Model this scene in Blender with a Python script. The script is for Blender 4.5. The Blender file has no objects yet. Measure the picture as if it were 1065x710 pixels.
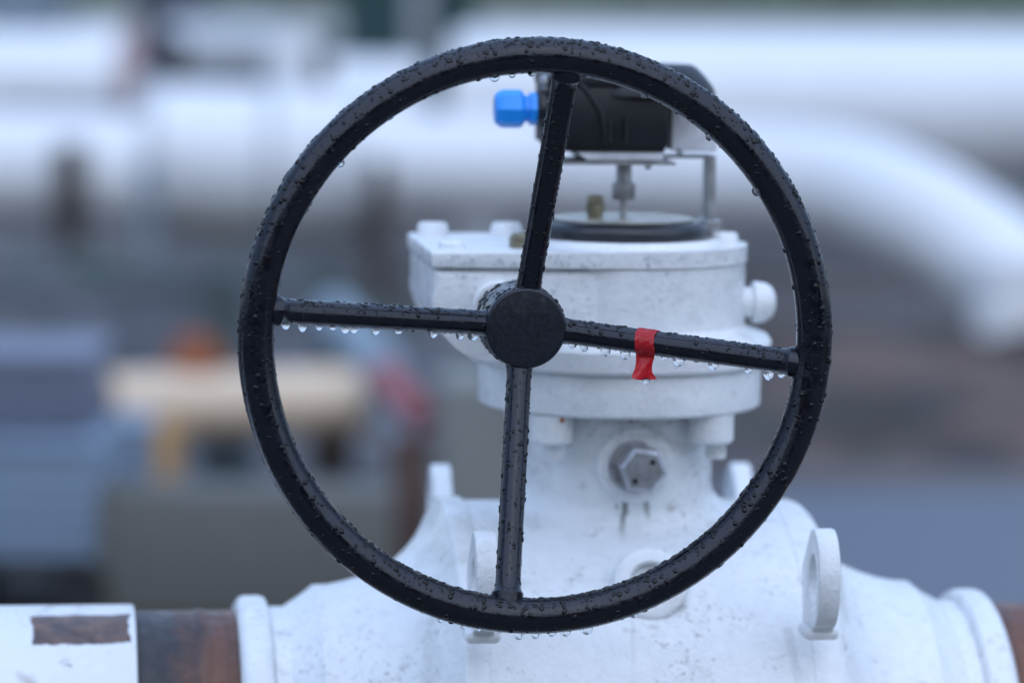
import bpy, bmesh, math, random
from mathutils import Vector, Matrix
random.seed(7)
PI = math.pi
S = bpy.context.scene
COL = S.collection

# ------------------------------------------------------------------ camera geometry
FPX, CX, CY, CAMH = 3994.0, 532.5, 355.0, 1.25
PITCH, ROLL, YAW = math.radians(6.0), math.radians(0.7), math.radians(7.2)
CAM = Vector((0, 0, CAMH))
FWD = Vector((0, math.cos(PITCH), -math.sin(PITCH)))
U0, R0 = Vector((0, math.sin(PITCH), math.cos(PITCH))), Vector((1, 0, 0))
UP = U0 * math.cos(ROLL) - R0 * math.sin(ROLL)
RT = R0 * math.cos(ROLL) + U0 * math.sin(ROLL)


def ray(px, py):
    return FWD + RT * ((px - CX) / FPX) + UP * ((CY - py) / FPX)


def at(px, py, d):                      # world point at forward distance d
    return CAM + ray(px, py) * d


def proj(P):
    d = P - CAM
    w = d.dot(FWD)
    return CX + FPX * d.dot(RT) / w, CY - FPX * d.dot(UP) / w


XL = Vector((math.cos(YAW), math.sin(YAW), 0))
YL = Vector((-math.sin(YAW), math.cos(YAW), 0))
WHEEL_Y = -0.31                          # wheel plane in front of the stem axis
W = at(559, 351, 2.57)
lo, hi = 0.0, 0.3
for _ in range(40):
    mid = (lo + hi) / 2
    if proj(W - YL * WHEEL_Y + XL * mid)[0] < 645.5: lo = mid
    else: hi = mid
O = W - YL * WHEEL_Y + XL * mid          # stem axis
O.z = 0.616                              # pipe axis height
WX, WZ = -mid, W.z - O.z                 # wheel axis in valve coordinates
print('wheel axis', WX, WZ)


def loc(px, py, Y):                      # pixel -> valve coordinates (X, Z) on the plane at local Y
    r = ray(px, py)
    s = (O + YL * Y - CAM).dot(YL) / r.dot(YL)
    p = CAM + r * s - O
    return p.dot(XL), p.z


# ------------------------------------------------------------------ mesh helpers
class MB:
    def __init__(s): s.bm = bmesh.new()

    def lathe(s, prof, axis='Z', c=(0, 0, 0), n=64, cap=True, M=None):
        """prof: (radius, height) list"""
        bm = s.bm
        def pt(r, h, a):
            u, v = r * math.cos(a), r * math.sin(a)
            p = {'Z': (u, v, h), 'X': (h, u, v), 'Y': (u, h, v)}[axis]
            p = Vector(p) + Vector(c)
            return M @ p if M else p
        rings = []
        for r, h in prof:
            if r < 1e-6:
                rings.append([bm.verts.new(pt(0, h, 0))])
            else:
                rings.append([bm.verts.new(pt(r, h, 2 * PI * k / n)) for k in range(n)])
        for a, b in zip(rings, rings[1:]):
            for k in range(n):
                k2 = (k + 1) % n
                if len(a) == 1 and len(b) == 1: continue
                if len(a) == 1: bm.faces.new((a[0], b[k], b[k2]))
                elif len(b) == 1: bm.faces.new((a[k], b[0], a[k2]))
                else: bm.faces.new((a[k], b[k], b[k2], a[k2]))
        if cap:
            for rg in (rings[0], rings[-1]):
                if len(rg) > 2: bm.faces.new(rg)
        return s

    def tube(s, pts, rad, n=20, closed=False, cap=True):
        bm = s.bm
        pts = [Vector(p) for p in pts]
        N = len(pts)
        rad = rad if isinstance(rad, (list, tuple)) else [rad] * N
        rings, up = [], None
        for i, p in enumerate(pts):
            if closed: t = pts[(i + 1) % N] - pts[i - 1]
            else: t = pts[min(i + 1, N - 1)] - pts[max(i - 1, 0)]
            t.normalize()
            if up is None:
                up = Vector((0, 0, 1)) if abs(t.z) < .9 else Vector((1, 0, 0))
            u = (up - t * up.dot(t)).normalized()
            up = u
            v = t.cross(u)
            rings.append([bm.verts.new(p + (u * math.cos(2 * PI * k / n) + v * math.sin(2 * PI * k / n)) * rad[i]) for k in range(n)])
        rr = rings + ([rings[0]] if closed else [])
        for a, b in zip(rr, rr[1:]):
            for k in range(n):
                bm.faces.new((a[k], a[(k + 1) % n], b[(k + 1) % n], b[k]))
        if cap and not closed:
            bm.faces.new(rings[0]); bm.faces.new(rings[-1])
        return s

    def box(s, lo_, hi_, bev=0.0, seg=2, M=None):
        b2 = bmesh.new()
        bmesh.ops.create_cube(b2, size=1)
        for v in b2.verts:
            v.co = Vector([lo_[i] + (v.co[i] + .5) * (hi_[i] - lo_[i]) for i in range(3)])
        if bev > 0:
            bmesh.ops.bevel(b2, geom=list(b2.edges), offset=bev, segments=seg, profile=.5, affect='EDGES')
        s.merge(b2, M)
        return s

    def prism(s, poly, axis, a, b, bev=0.0, seg=2, M=None):
        """poly: 2-D outline; extruded along axis from a to b"""
        b2 = bmesh.new()
        def p3(u, v, h): return {'Y': (u, h, v), 'X': (h, u, v), 'Z': (u, v, h)}[axis]
        va = [b2.verts.new(p3(u, v, a)) for u, v in poly]
        vb = [b2.verts.new(p3(u, v, b)) for u, v in poly]
        fa, fb = b2.faces.new(va), b2.faces.new(vb)
        n = len(poly)
        for k in range(n): b2.faces.new((va[k], va[(k + 1) % n], vb[(k + 1) % n], vb[k]))
        if bev > 0:
            es = [e for e in b2.edges if e in fa.edges or e in fb.edges] if True else []
            es = list(set(fa.edges) | set(fb.edges))
            bmesh.ops.bevel(b2, geom=es, offset=bev, segments=seg, profile=.5, affect='EDGES')
        s.merge(b2, M)
        return s

    def merge(s, b2, M=None):
        if M: bmesh.ops.transform(b2, matrix=M, verts=b2.verts)
        me = bpy.data.meshes.new('tmp'); b2.to_mesh(me); b2.free()
        s.bm.from_mesh(me); bpy.data.meshes.remove(me)

    def build(s, name, mat, parent=None, loc_=(0, 0, 0), smooth=35, label=None):
        bmesh.ops.recalc_face_normals(s.bm, faces=s.bm.faces)
        me = bpy.data.meshes.new(name)
        s.bm.to_mesh(me); s.bm.free()
        if smooth:
            me.polygons.foreach_set('use_smooth', [True] * len(me.polygons))
            try: me.set_sharp_from_angle(angle=math.radians(smooth))
            except Exception: pass
        me.materials.append(mat)
        o = bpy.data.objects.new(name, me)
        COL.objects.link(o)
        o.location = loc_
        if parent: o.parent = parent
        if label: o['label'] = label
        return o


def tag(o, label=None, cat=None, group=None, kind=None):
    if label: o['label'] = label
    if cat: o['category'] = cat
    if group: o['group'] = group
    if kind: o['kind'] = kind
    return o


def thing(name, label, cat, loc_=(0, 0, 0), rz=0, group=None):
    o = bpy.data.objects.new(name, None)
    o.empty_display_size = .05
    COL.objects.link(o)
    o.location = loc_; o.rotation_euler = (0, 0, rz)
    return tag(o, label, cat, group)


def arc(cx, cy, r, a0, a1, n=10):
    return [(cx + r * math.cos(math.radians(a0 + (a1 - a0) * k / n)), cy + r * math.sin(math.radians(a0 + (a1 - a0) * k / n))) for k in range(n + 1)]


# ------------------------------------------------------------------ materials
class NT:
    def __init__(s, name):
        s.m = bpy.data.materials.new(name); s.m.use_nodes = True
        s.t = s.m.node_tree; s.n = s.t.nodes
        s.b = s.n['Principled BSDF']
        tc = s.n.new('ShaderNodeTexCoord'); s.co = tc.outputs['Object']

    def link(s, a, b): s.t.links.new(a, b)

    def noise(s, scale, detail=3, rough=.55, co=None, dist=0.0):
        x = s.n.new('ShaderNodeTexNoise')
        x.inputs['Scale'].default_value = scale; x.inputs['Detail'].default_value = detail
        x.inputs['Roughness'].default_value = rough; x.inputs['Distortion'].default_value = dist
        s.link(co or s.co, x.inputs['Vector'])
        return x.outputs['Fac']

    def voro(s, scale, co=None):
        x = s.n.new('ShaderNodeTexVoronoi'); x.inputs['Scale'].default_value = scale
        s.link(co or s.co, x.inputs['Vector'])
        return x.outputs['Distance']

    def scaled(s, v, add=(0, 0, 0)):
        x = s.n.new('ShaderNodeMapping'); x.inputs['Scale'].default_value = v; x.inputs['Location'].default_value = add
        s.link(s.co, x.inputs['Vector']); return x.outputs['Vector']

    def ramp(s, f, a, b, v0=0.0, v1=1.0):
        x = s.n.new('ShaderNodeMapRange'); x.interpolation_type = 'SMOOTHSTEP'
        for k, v in zip(('From Min', 'From Max', 'To Min', 'To Max'), (a, b, v0, v1)): x.inputs[k].default_value = v
        s.link(f, x.inputs['Value']); return x.outputs['Result']

    def math(s, op, a, b):
        x = s.n.new('ShaderNodeMath'); x.operation = op
        for i, v in enumerate((a, b)):
            if isinstance(v, (int, float)): x.inputs[i].default_value = v
            else: s.link(v, x.inputs[i])
        return x.outputs[0]

    def mix(s, f, a, b):
        x = s.n.new('ShaderNodeMix'); x.data_type = 'RGBA'
        if isinstance(f, (int, float)): x.inputs[0].default_value = f
        else: s.link(f, x.inputs[0])
        for i, v in ((6, a), (7, b)):
            if isinstance(v, tuple): x.inputs[i].default_value = (*v, 1)
            else: s.link(v, x.inputs[i])
        return x.outputs[2]

    def bump(s, h, strength=.3, dist=.001, prev=None):
        x = s.n.new('ShaderNodeBump'); x.inputs['Strength'].default_value = strength; x.inputs['Distance'].default_value = dist
        s.link(h, x.inputs['Height'])
        if prev is not None: s.link(prev, x.inputs['Normal'])
        return x.outputs['Normal']

    def set(s, color=None, rough=None, normal=None, **kw):
        if color is not None:
            if isinstance(color, tuple): s.b.inputs['Base Color'].default_value = (*color, 1)
            else: s.link(color, s.b.inputs['Base Color'])
        if rough is not None:
            if isinstance(rough, (int, float)): s.b.inputs['Roughness'].default_value = rough
            else: s.link(rough, s.b.inputs['Roughness'])
        if normal is not None: s.link(normal, s.b.inputs['Normal'])
        for k, v in kw.items(): s.b.inputs[k.replace('_', ' ')].default_value = v
        return s.m


def plain(name, c, rough=.5, metal=0.0, var=.25, scale=25, bump=.15):
    t = NT(name)
    f = t.ramp(t.noise(scale, 5), .3, .7)
    col = t.mix(f, tuple(x * (1 - var) for x in c), tuple(min(1, x * (1 + var * .6)) for x in c))
    return t.set(col, rough, t.bump(t.noise(scale * 12, 3), bump, .001), Metallic=metal)


def white_paint(name, grime=1.0, streaks=(), seed=0.0):
    t = NT(name)
    co = t.scaled((1, 1, 1), (seed, seed * 1.7, seed * .6))
    base = t.mix(t.ramp(t.noise(6, 4, co=co), .35, .65), (.73, .76, .78), (.79, .81, .82))
    # soft grey-olive film in irregular patches
    patch = t.math('MULTIPLY', t.ramp(t.noise(13, 8, .68, co=co, dist=.6), .52, .72), .50 * grime)
    c1 = t.mix(patch, base, (.40, .41, .38))
    mot = t.ramp(t.noise(95, 4, .6, co=co), .38, .62)
    c1 = t.mix(t.math('MULTIPLY', mot, .22), c1, (.60, .63, .66))
    # fine pitting and specks, gathered in clouds
    cloud = t.ramp(t.noise(11, 6, .68, co=t.scaled((1, 1, 1), (3 + seed, 1, 2))), .46, .60)
    speck = t.math('MULTIPLY', t.ramp(t.noise(210, 7, .7, co=co), .535, .66), cloud)
    c2 = t.mix(t.math('MULTIPLY', speck, .55 * grime), c1, (.13, .12, .11))
    pits = t.math('MULTIPLY', t.ramp(t.noise(330, 2, .5, co=co), .68, .74), t.ramp(t.noise(17, 5, .6, co=co), .45, .6))
    c3 = t.mix(t.math('MULTIPLY', pits, .35), c2, (.22, .22, .22))
    # scuffs
    sc = t.math('MULTIPLY', t.ramp(t.noise(30, 9, .74, co=t.scaled((1, 1, 1.8), (9, 4 + seed, 0))), .57, .70), .50 * grime)
    c4 = t.mix(sc, c3, (.25, .23, .21))
    rust = t.math('MULTIPLY', t.ramp(t.noise(44, 3, .5, co=t.scaled((1, 1, 1), (5, 8, seed))), .735, .78), .55 * grime)
    c5 = t.mix(rust, c4, (.30, .13, .06))
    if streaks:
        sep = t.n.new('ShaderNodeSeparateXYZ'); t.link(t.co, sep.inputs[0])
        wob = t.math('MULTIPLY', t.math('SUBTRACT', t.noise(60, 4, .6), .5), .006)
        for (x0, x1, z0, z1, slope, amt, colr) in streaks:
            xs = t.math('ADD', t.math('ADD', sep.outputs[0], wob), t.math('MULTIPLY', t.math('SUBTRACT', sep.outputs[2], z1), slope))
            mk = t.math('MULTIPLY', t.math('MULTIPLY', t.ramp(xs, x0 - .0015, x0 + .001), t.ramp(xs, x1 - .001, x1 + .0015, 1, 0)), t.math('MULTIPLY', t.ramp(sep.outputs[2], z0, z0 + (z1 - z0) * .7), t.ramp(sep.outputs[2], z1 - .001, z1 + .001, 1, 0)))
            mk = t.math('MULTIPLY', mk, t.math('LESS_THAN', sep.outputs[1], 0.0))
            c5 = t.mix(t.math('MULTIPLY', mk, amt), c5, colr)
    h1 = t.noise(220, 3, co=co)
    h2 = t.ramp(t.voro(150, co=co), .0, .35, 1, 0)
    n = t.bump(t.noise(75, 5, .6, co=co), .28, .003)
    n = t.bump(h1, .32, .0014, n)
    n = t.bump(h2, .25, .0012, n)
    r = t.ramp(t.noise(40, 4, co=co), .35, .65, .22, .45)
    return t.set(c5, r, n, Coat_Weight=.35, Coat_Roughness=.12)


def black_wet(name, base=(.0013, .0017, .0045), r0=.13, r1=.27, scale=120, bs=.16):
    t = NT(name)
    film = t.ramp(t.noise(scale, 5, .62, dist=.5), .44, .56)
    col = t.mix(film, base, tuple(x * 1.7 for x in base))
    r = t.ramp(film, 0, 1, r0, r1)
    n = t.bump(t.noise(260, 4), bs, .001)
    n = t.bump(film, bs * 1.1, .0006, n)
    return t.set(col, r, n, Coat_Weight=.28, Coat_Roughness=.05, Specular_IOR_Level=.38, Specular_Tint=(.82, .86, 1, 1))


GRY = (.27, .27, .26)
M_white = white_paint('white_valve_paint', 1.15, ((-.012, -.009, .10, .15, -.10, .16, GRY), (.098, .104, .085, .142, .12, .22, GRY)))
M_neck = white_paint('white_neck_paint', 1.5, ((-.0070, -.0030, .190, .2235, -.12, .85, (.10, .12, .12)), (.0085, .0125, .203, .2235, .1, .7, (.12, .14, .14))))  # two dark streaks: shadow gap below the plug boss, painted into the colour
M_white2 = white_paint('white_gearbox_paint', .45, seed=2.3)
M_whitesm = white_paint('white_cap_paint', .4, seed=5.1)
M_black = black_wet('wet_black_enamel')
M_hub = black_wet('wet_black_hub', (.0042, .0058, .0095), .33, .40, 300, .03)
M_weld = black_wet('wet_black_weld', (.009, .010, .012), .06, .22, 60)
M_plastic = plain('black_switch_plastic', (.004, .005, .008), .40, var=.3, scale=40)
M_rubber = plain('black_gasket', (.012, .014, .02), .22, scale=60)
M_blue = plain('blue_plastic', (.012, .29, .88), .3, var=.1, scale=20)
M_steel = plain('galvanised_steel', (.42, .43, .44), .38, .85, var=.25, scale=70)
M_bolt = plain('grey_bolt_steel', (.40, .41, .43), .28, .65, var=.25, scale=120)
M_brass = plain('tarnished_brass', (.20, .18, .12), .4, .6, var=.35, scale=150)
M_disc = plain('yellowed_indicator_plate', (.36, .35, .30), .25, .1, var=.3, scale=60)
M_dark = plain('dark_hole', (.02, .02, .02), .8)
M_label = plain('brushed_plate', (.68, .70, .74), .4, .05, var=.2, scale=60)

t = NT('clear_water')
t.set((1, 1, 1), 0.0, Transmission_Weight=1.0, IOR=1.333)
M_water = t.m

t = NT('rain_bead_on_black'); M_bead = t.set((.0015, .002, .0035), .03, IOR=1.38)

t = NT('thin_water_bead')                 # flat beads on paint: clear body, fresnel sheen
fr = t.n.new('ShaderNodeLayerWeight'); fr.inputs['Blend'].default_value = .35
fp = t.math('ADD', t.math('MULTIPLY', t.math('POWER', fr.outputs['Facing'], 3.0), .45), .04)
tr = t.n.new('ShaderNodeBsdfTransparent'); tr.inputs['Color'].default_value = (.93, .94, .95, 1)
gl = t.n.new('ShaderNodeBsdfGlossy'); gl.inputs['Roughness'].default_value = .05
ms = t.n.new('ShaderNodeMixShader')
t.link(fp, ms.inputs[0]); t.link(tr.outputs[0], ms.inputs[1]); t.link(gl.outputs[0], ms.inputs[2])
t.link(ms.outputs[0], t.n['Material Output'].inputs['Surface'])
M_film = t.m

t = NT('wet_red_tape')
f = t.noise(90, 4, dist=1)
t.set(t.mix(t.ramp(f, .4, .65), (.72, .012, .024), (.78, .04, .06)), .26, t.bump(t.noise(110, 4, .6, co=t.scaled((1, 1, .45)), dist=.8), .8, .0025), Coat_Weight=.5)
t.b.inputs['Subsurface Weight'].default_value = 0
M_tape = t.m

# ------------------------------------------------------------------ HANDWHEEL
wheel = thing('handwheel', 'black four-spoked handwheel covered in rain drops, in front of white valve', 'handwheel', W, YAW)
RM, RR, SR = .1885, .0121, .0085          # rim centre radius, rim tube, spoke radius
SPA = math.radians(5.7)                   # clockwise turn
HUBY = .083                               # spokes meet the hub behind the rim plane


def rimp(a, off=0.0): return Vector(((RM + off) * math.cos(a), 0, (RM + off) * math.sin(a)))


MB().tube([rimp(2 * PI * k / 160) for k in range(160)], RR, 28, closed=True).build('rim', M_black, wheel)
sdir = []
for k in range(4):
    a = -SPA + k * PI / 2
    e = rimp(a); h = Vector((0, HUBY, 0))
    d = (e - h).normalized()
    st, en = h + d * .018, e - d * .002
    L = (en - st).length
    ds = [0, .008, .014, .018, L * .3, L * .5, L * .7, L - .028, L - .019, L - .0155, L - .0125, L - .010, L]
    pts = [st + d * q for q in ds]
    rs = [SR * q for q in (1.22, 1.2, 1.08, 1, 1, 1, 1, 1, 1.02, 1.10, 1.30, 1.25, 1.0)]
    MB().tube(pts, rs, 22).build('spoke', M_black, wheel)
    sdir.append((h, d, (e - h).length))
# hub: capped barrel with a slightly sunk face
HR = .0280
hub = MB().lathe([(0, .0604), (HR - .0022, .0602), (HR - .0012, .0604), (HR - .0004, .0611), (HR, .0622), (HR, .072), (HR * 1.015, .088), (HR, .104), (HR, .118), (HR - .003, .121), (.014, .121), (.014, .2245), (0, .2245)], 'Y', n=72, cap=False).build('hub', M_hub, wheel)
# rough weld build-up round the hub barrel where the spokes run in
mb = MB(); rows = []
for q in range(15):
    y = .0645 + .041 * q / 14
    env = min(1, q / 2.0, (14 - q) / 2.0)
    rows.append([mb.bm.verts.new((0, 0, 0)) for _ in range(110)])
    for k in range(110):
        a = 2 * PI * k / 110
        rr = HR * (1 + env * (.012 + .012 * math.sin(3.1 * a + q) + .010 * math.sin(7.3 * a - 1.3 * q) + random.uniform(-.010, .018))) - (1 - env) * .0008
        rows[-1][k].co = (rr * math.cos(a), y, rr * math.sin(a))
for a, b in zip(rows, rows[1:]):
    for k in range(110): mb.bm.faces.new((a[k], a[(k + 1) % 110], b[(k + 1) % 110], b[k]))
mb.build('weld_bead', M_weld, hub, smooth=80)


def add_bead(mb, p, n, r, h, stretch=None, sv=1.0):
    n = n.normalized()
    u = n.orthogonal().normalized() if stretch is None else (stretch - n * stretch.dot(n)).normalized()
    v = n.cross(u)
    bm = mb.bm
    K = 9
    wb = random.uniform(.05, .3)
    wob = [1 + random.uniform(-wb, wb) for _ in range(K)]
    rings = []
    for fr, fh in ((1.0, -.25), (.93, .38), (.62, .80)):
        rings.append([bm.verts.new(p + (u * math.cos(2 * PI * k / K) * sv + v * math.sin(2 * PI * k / K)) * r * fr * wob[k] + n * h * fh) for k in range(K)])
    top = bm.verts.new(p + n * h)
    for a, b in zip(rings, rings[1:]):
        for k in range(K): bm.faces.new((a[k], a[(k + 1) % K], b[(k + 1) % K], b[k]))
    for k in range(K): bm.faces.new((rings[-1][k], rings[-1][(k + 1) % K], top))
    bm.faces.new(rings[0][::-1])


beads = MB()
Z = Vector((0, 0, 1))
cnt = 0
while cnt < 1900:                          # on the rim
    a, ph = random.uniform(0, 2 * PI), random.uniform(0, 2 * PI)
    rad = Vector((math.cos(a), 0, math.sin(a)))
    n = rad * math.cos(ph) + Vector((0, -1, 0)) * math.sin(ph)
    if n.y > .5: continue
    w = (.07 + .93 * max(0, n.z) ** .9) if n.z > -.2 else .12
    if random.random() > w: continue
    r = min(.0019, max(.0004, random.lognormvariate(math.log(.00082), .5)))
    side = 1 - abs(n.z)
    add_bead(beads, rimp(a) + n * RR, n, r, r * random.uniform(.34, .55), -Z if abs(n.z) < .9 else None, 1 + side * random.uniform(0, .6))
    cnt += 1
for _ in range(110):
    a, ph = random.uniform(-.3, 2 * PI), random.uniform(-.5, 1.9)
    rad = Vector((math.cos(a), 0, math.sin(a)))
    n = rad * math.cos(ph) + Vector((0, -1, 0)) * math.sin(ph)
    if n.z < -.1 and random.random() > .35: continue
    r = random.uniform(.0010, .0019)
    p = rimp(a) + n * RR
    run = 1 + random.random() ** 2 * 1.6
    add_bead(beads, p, n, r, r * random.uniform(.3, .45), -Z, run)
    if random.random() < .6:
        tn = n.cross(Z).normalized() if abs(n.z) < .95 else Vector((1, 0, 0))
        add_bead(beads, p + tn * r * random.uniform(.8, 1.2) - n * .0001, n, r * random.uniform(.5, .9), r * .35, -Z, 1.2)
for (h, d, L) in sdir:                     # on the spokes
    u = Vector((0, -1, 0)); u = (u - d * u.dot(d)).normalized(); v = d.cross(u)
    c2 = 0
    while c2 < 210:
        s = random.uniform(.035, L - .012); ph = random.uniform(0, 2 * PI)
        n = u * math.cos(ph) + v * math.sin(ph)
        if n.y > .4: continue
        wgt = (.12 + .9 * max(0, n.z)) if abs(d.z) < .5 else .7
        if random.random() > wgt: continue
        r = min(.0017, max(.0004, random.lognormvariate(math.log(.00078), .5)))
        if d.x > .8 and abs(s - L * .44) < .013: continue
        add_bead(beads, h + d * s + n * SR, n, r, r * random.uniform(.36, .58), -Z, 1 + random.uniform(0, .4))
        c2 += 1
for _ in range(260):                       # round the hub
    a = random.uniform(-.4, PI + .9); y = random.uniform(.062, .12)
    n = Vector((math.cos(a), 0, math.sin(a)))
    r = random.uniform(.0006, .002)
    add_bead(beads, n * HR + Vector((0, y, 0)), n, r, r * .7)
for _ in range(26):
    a, q = random.uniform(0, 2 * PI), HR * math.sqrt(random.random()) * .9
    r = random.uniform(.0003, .0008)
    add_bead(beads, Vector((q * math.cos(a), .0607, q * math.sin(a))), Vector((0, -1, 0)), r, r * .4)
tag(beads.build('water_beads', M_bead, wheel, smooth=80), kind='stuff')


def drop_mesh(mb, p, s, long=1.0):
    s *= random.uniform(.95, 1.4)
    prof = [(0, .75), (.80, .7), (.98, .25), (1.0, -.05), (.93, -.4 * long), (.75, -.75 * long), (.5, -1.0 * long), (.25, -1.13 * long), (0, -1.17 * long)]
    mb.lathe([(r * s, h * s) for r, h in prof], 'Z', p, 18, cap=False)
    return mb


def wheel_drop(p, s, long=1.0, parent=wheel):
    return drop_mesh(MB(), p, s, long).build('water_drop', M_water, parent, smooth=80)


def spoke_drop(k, f, s, long=1.0):         # f = fraction from hub to rim
    h, d, L = sdir[k]
    p = h + d * (L * f)
    wheel_drop(p + Vector((0, -.001, -SR * .985 - s * .3)), s, long)


lx = lambda px: (px - 546.0) / (289.0 - 546.0) * .985
for px, s, lg in ((312, .0021, 1), (328, .0029, 1.25), (344, .0021, 1), (357, .0023, .7), (369, .0024, 1), (377.5, .0023, 1.0), (399, .0030, 1.05), (421, .0028, .5), (456, .0024, .95), (483, .0027, 1.1), (496, .0027, .8)):
    spoke_drop(2, lx(px), s, lg)
lx2 = lambda px: (px - 546.0) / (832.0 - 546.0) * .975
for px, s, lg in ((598, .0023, .6), (610, .0024, 1.0), (632, .0031, 1.0), (652, .0030, 1.1), (692, .0022, .5), (706, .0031, .9), (741, .0030, .75), (776, .0026, .8), (796, .0030, 1.35), (809, .0026, .8)):
    spoke_drop(0, lx2(px), s, lg)


def rim_drop(px, py, s, lg, inner=False):
    r = ray(px, py); q = (W - CAM).dot(YL) / r.dot(YL); p = CAM + r * q - W
    a = math.atan2(p.z, p.dot(XL))
    base = rimp(a, -RR * .97 if inner else 0)
    if not inner: base = rimp(a) + Vector((0, 0, -RR * .985))
    else: base = rimp(a) + Vector((0, -.002, -RR * .99 / max(.35, abs(math.sin(a)))))
    wheel_drop(base, s, lg)


for px, py, s, lg in ((453, 640, .0029, .95), (478, 648, .0026, .8), (494, 650, .0024, .8), (517, 655, .0018, .6), (539, 655, .0032, 1.0), (557, 655, .0029, .95), (575, 655, .0028, .7), (590, 653, .0029, .85), (613, 650, .0033, .9), (665, 636, .0024, .8)):
    rim_drop(px, py, s, lg)
for px, py, s, lg in ((517, 80, .0030, .8), (534, 77, .0026, .8), (553, 76, .0026, .8), (664, 95, .0024, .6), (729, 130, .0028, 1.0), (776, 178, .0027, .9), (367, 156, .0022, .9)):
    rim_drop(px, py, s, lg, True)

# ------------------------------------------------------------------ RED TAPE
tape = thing('tape_strip', 'strip of wet red tape tied round the right spoke of the handwheel', 'tape', W, YAW)
h, d, L = sdir[0]
f0 = (674.5 - 546.0) / (832.0 - 546.0) * .975
c = h + d * (L * f0)
HW, RT2 = .0068, SR + .0007
u = Vector((0, -1, 0)); u = (u - d * u.dot(d)).normalized(); v = d.cross(u)
if v.z < 0: v = -v
mb = MB(); rows = []
NC = 13
for k in range(25):                        # wrap, from behind over the top to the front bottom
    ang = math.radians(-60 - 270 * 0 + 250 - k * 250 / 24 - 20)   # 170 .. -80 degrees measured from the front
    n = u * math.cos(ang) + v * math.sin(ang)
    rows.append([c + n * (RT2 + .0003 * math.sin(k * 1.7 + j)) + d * (HW * (2 * j / (NC - 1) - 1) + .0006 * math.sin(k * .4)) for j in range(NC)])
for r_ in rows:
    for j in (0, NC - 1): r_[j] = r_[j] + d * random.uniform(-.0003, .0003)
start = rows[-1]
for k in range(1, 15):                     # loose tail
    q = k / 14
    row = []
    for j in range(NC):
        s_ = 2 * j / (NC - 1) - 1
        wdt = HW * (1 - .16 * math.sin(PI * min(1, q * 1.15)) + .16 * q * q)
        cen = c - v * RT2 * .98 - u * (-.001) + Vector((-.0020 * q - .0003, 0, 0)) + Vector((0, 0, -.0165 * q))
        curl = Vector((0, -.0018 * math.sin(3 * s_ + 4 * q) * q - .002 * q, .0016 * q * q * (1 - s_) * -.2))
        edge = Vector((.0022 * max(0, q - .7) / .3 * max(0, s_), 0, .0022 * max(0, q - .6) / .4 * abs(s_) ** 1.6 * (.4 if s_ < 0 else .7)))
        row.append(cen + d * wdt * s_ + curl + edge)
    rows.append(row)
vv = [[mb.bm.verts.new(p) for p in r] for r in rows]
for a, b in zip(vv, vv[1:]):
    for j in range(NC - 1): mb.bm.faces.new((a[j], a[j + 1], b[j + 1], b[j]))
bmesh.ops.solidify(mb.bm, geom=list(mb.bm.faces), thickness=.0005)
mb.build('tape', M_tape, tape, smooth=60)
drop_mesh(MB(), rows[-1][8] + Vector((-.0004, -.0005, -.0006)), .0023, .9).build('water_drop', M_water, tape, smooth=80)

# ------------------------------------------------------------------ VALVE
valve = thing('pipeline_valve', 'white painted ball valve with gearbox and black switch box above its neck', 'valve', (O.x, O.y, O.z - .22), YAW)
VO = (0, 0, .22)


def vb(mb, name, mat, parent=None, **kw):
    return mb.build(name, mat, parent or valve, VO if parent is None else (0, 0, 0), **kw)


BR = .211
half = [(.2105, .1180), (.2105, .1290), (.2100, .1350), (.2080, .1400), (.2035, .1445), (.1960, .1485), (.186, .1525), (.176, .1585), (.167, .1665), (.160, .177), (.1545, .190), (.150, .204), (.1472, .218), (.1468, .2275), (.1425, .2330), (.1385, .239), (.1335, .2485), (.1315, .2515), (.1315, .2630)]
lefth = [(.2135, .1180), (.2140, .1190), (.2140, .1325), (.2128, .1345), (.205, .1388), (.195, .1432), (.185, .1490), (.175, .1570), (.166, .1670), (.159, .1790), (.154, .192), (.150, .207), (.1478, .218), (.1476, .2290), (.1430, .2345), (.1390, .240), (.1335, .2485), (.1315, .2515), (.1315, .2630)]
prof = [(r, -x) for r, x in reversed(lefth)] + [(BR, -.1175), (BR - .001, .1175)] + half
body = vb(MB().lathe(prof, 'X', n=200), 'body', M_white, smooth=28)
ring = [(.124, .2632), (.1335, .2634), (.1385, .2662), (.1400, .270), (.1400, .281), (.1385, .285), (.1335, .2885), (.116, .2890)]
for sg in (-1, 1):
    vb(MB().lathe([(r, sg * x) for r, x in ring], 'X', n=160), 'weld_ring', M_white)
# neck with a cast fillet running on to the barrel
mb = MB(); NA = 120
NR = .0705
prof = [(NR, None, .287)]
fil = .018
rings = []
def zb(rho, a): return math.sqrt(max(1e-6, (BR) ** 2 - (rho * math.sin(a)) ** 2))
def ring_at(f):
    out = []
    for k in range(NA):
        a = 2 * PI * k / NA
        rho, z = f(a)
        out.append(mb.bm.verts.new((rho * math.cos(a), rho * math.sin(a), z)))
    return out
rings.append(ring_at(lambda a: (NR, .2865)))
rings.append(ring_at(lambda a: (NR, .262)))
for q in range(0, 9):
    th = q / 8 * PI / 2
    rings.append(ring_at(lambda a: (NR + fil * (1 - math.cos(th)), min(.262, zb(NR + fil * (1 - math.cos(th)), a) + fil * (1 - math.sin(th)) - .0005))))
rings.append(ring_at(lambda a: (NR + fil + .002, zb(NR + fil + .002, a) - .004)))
for a, b in zip(rings, rings[1:]):
    for k in range(NA): mb.bm.faces.new((a[k], a[(k + 1) % NA], b[(k + 1) % NA], b[k]))
neck = vb(mb, 'neck', M_neck, smooth=40)
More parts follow.
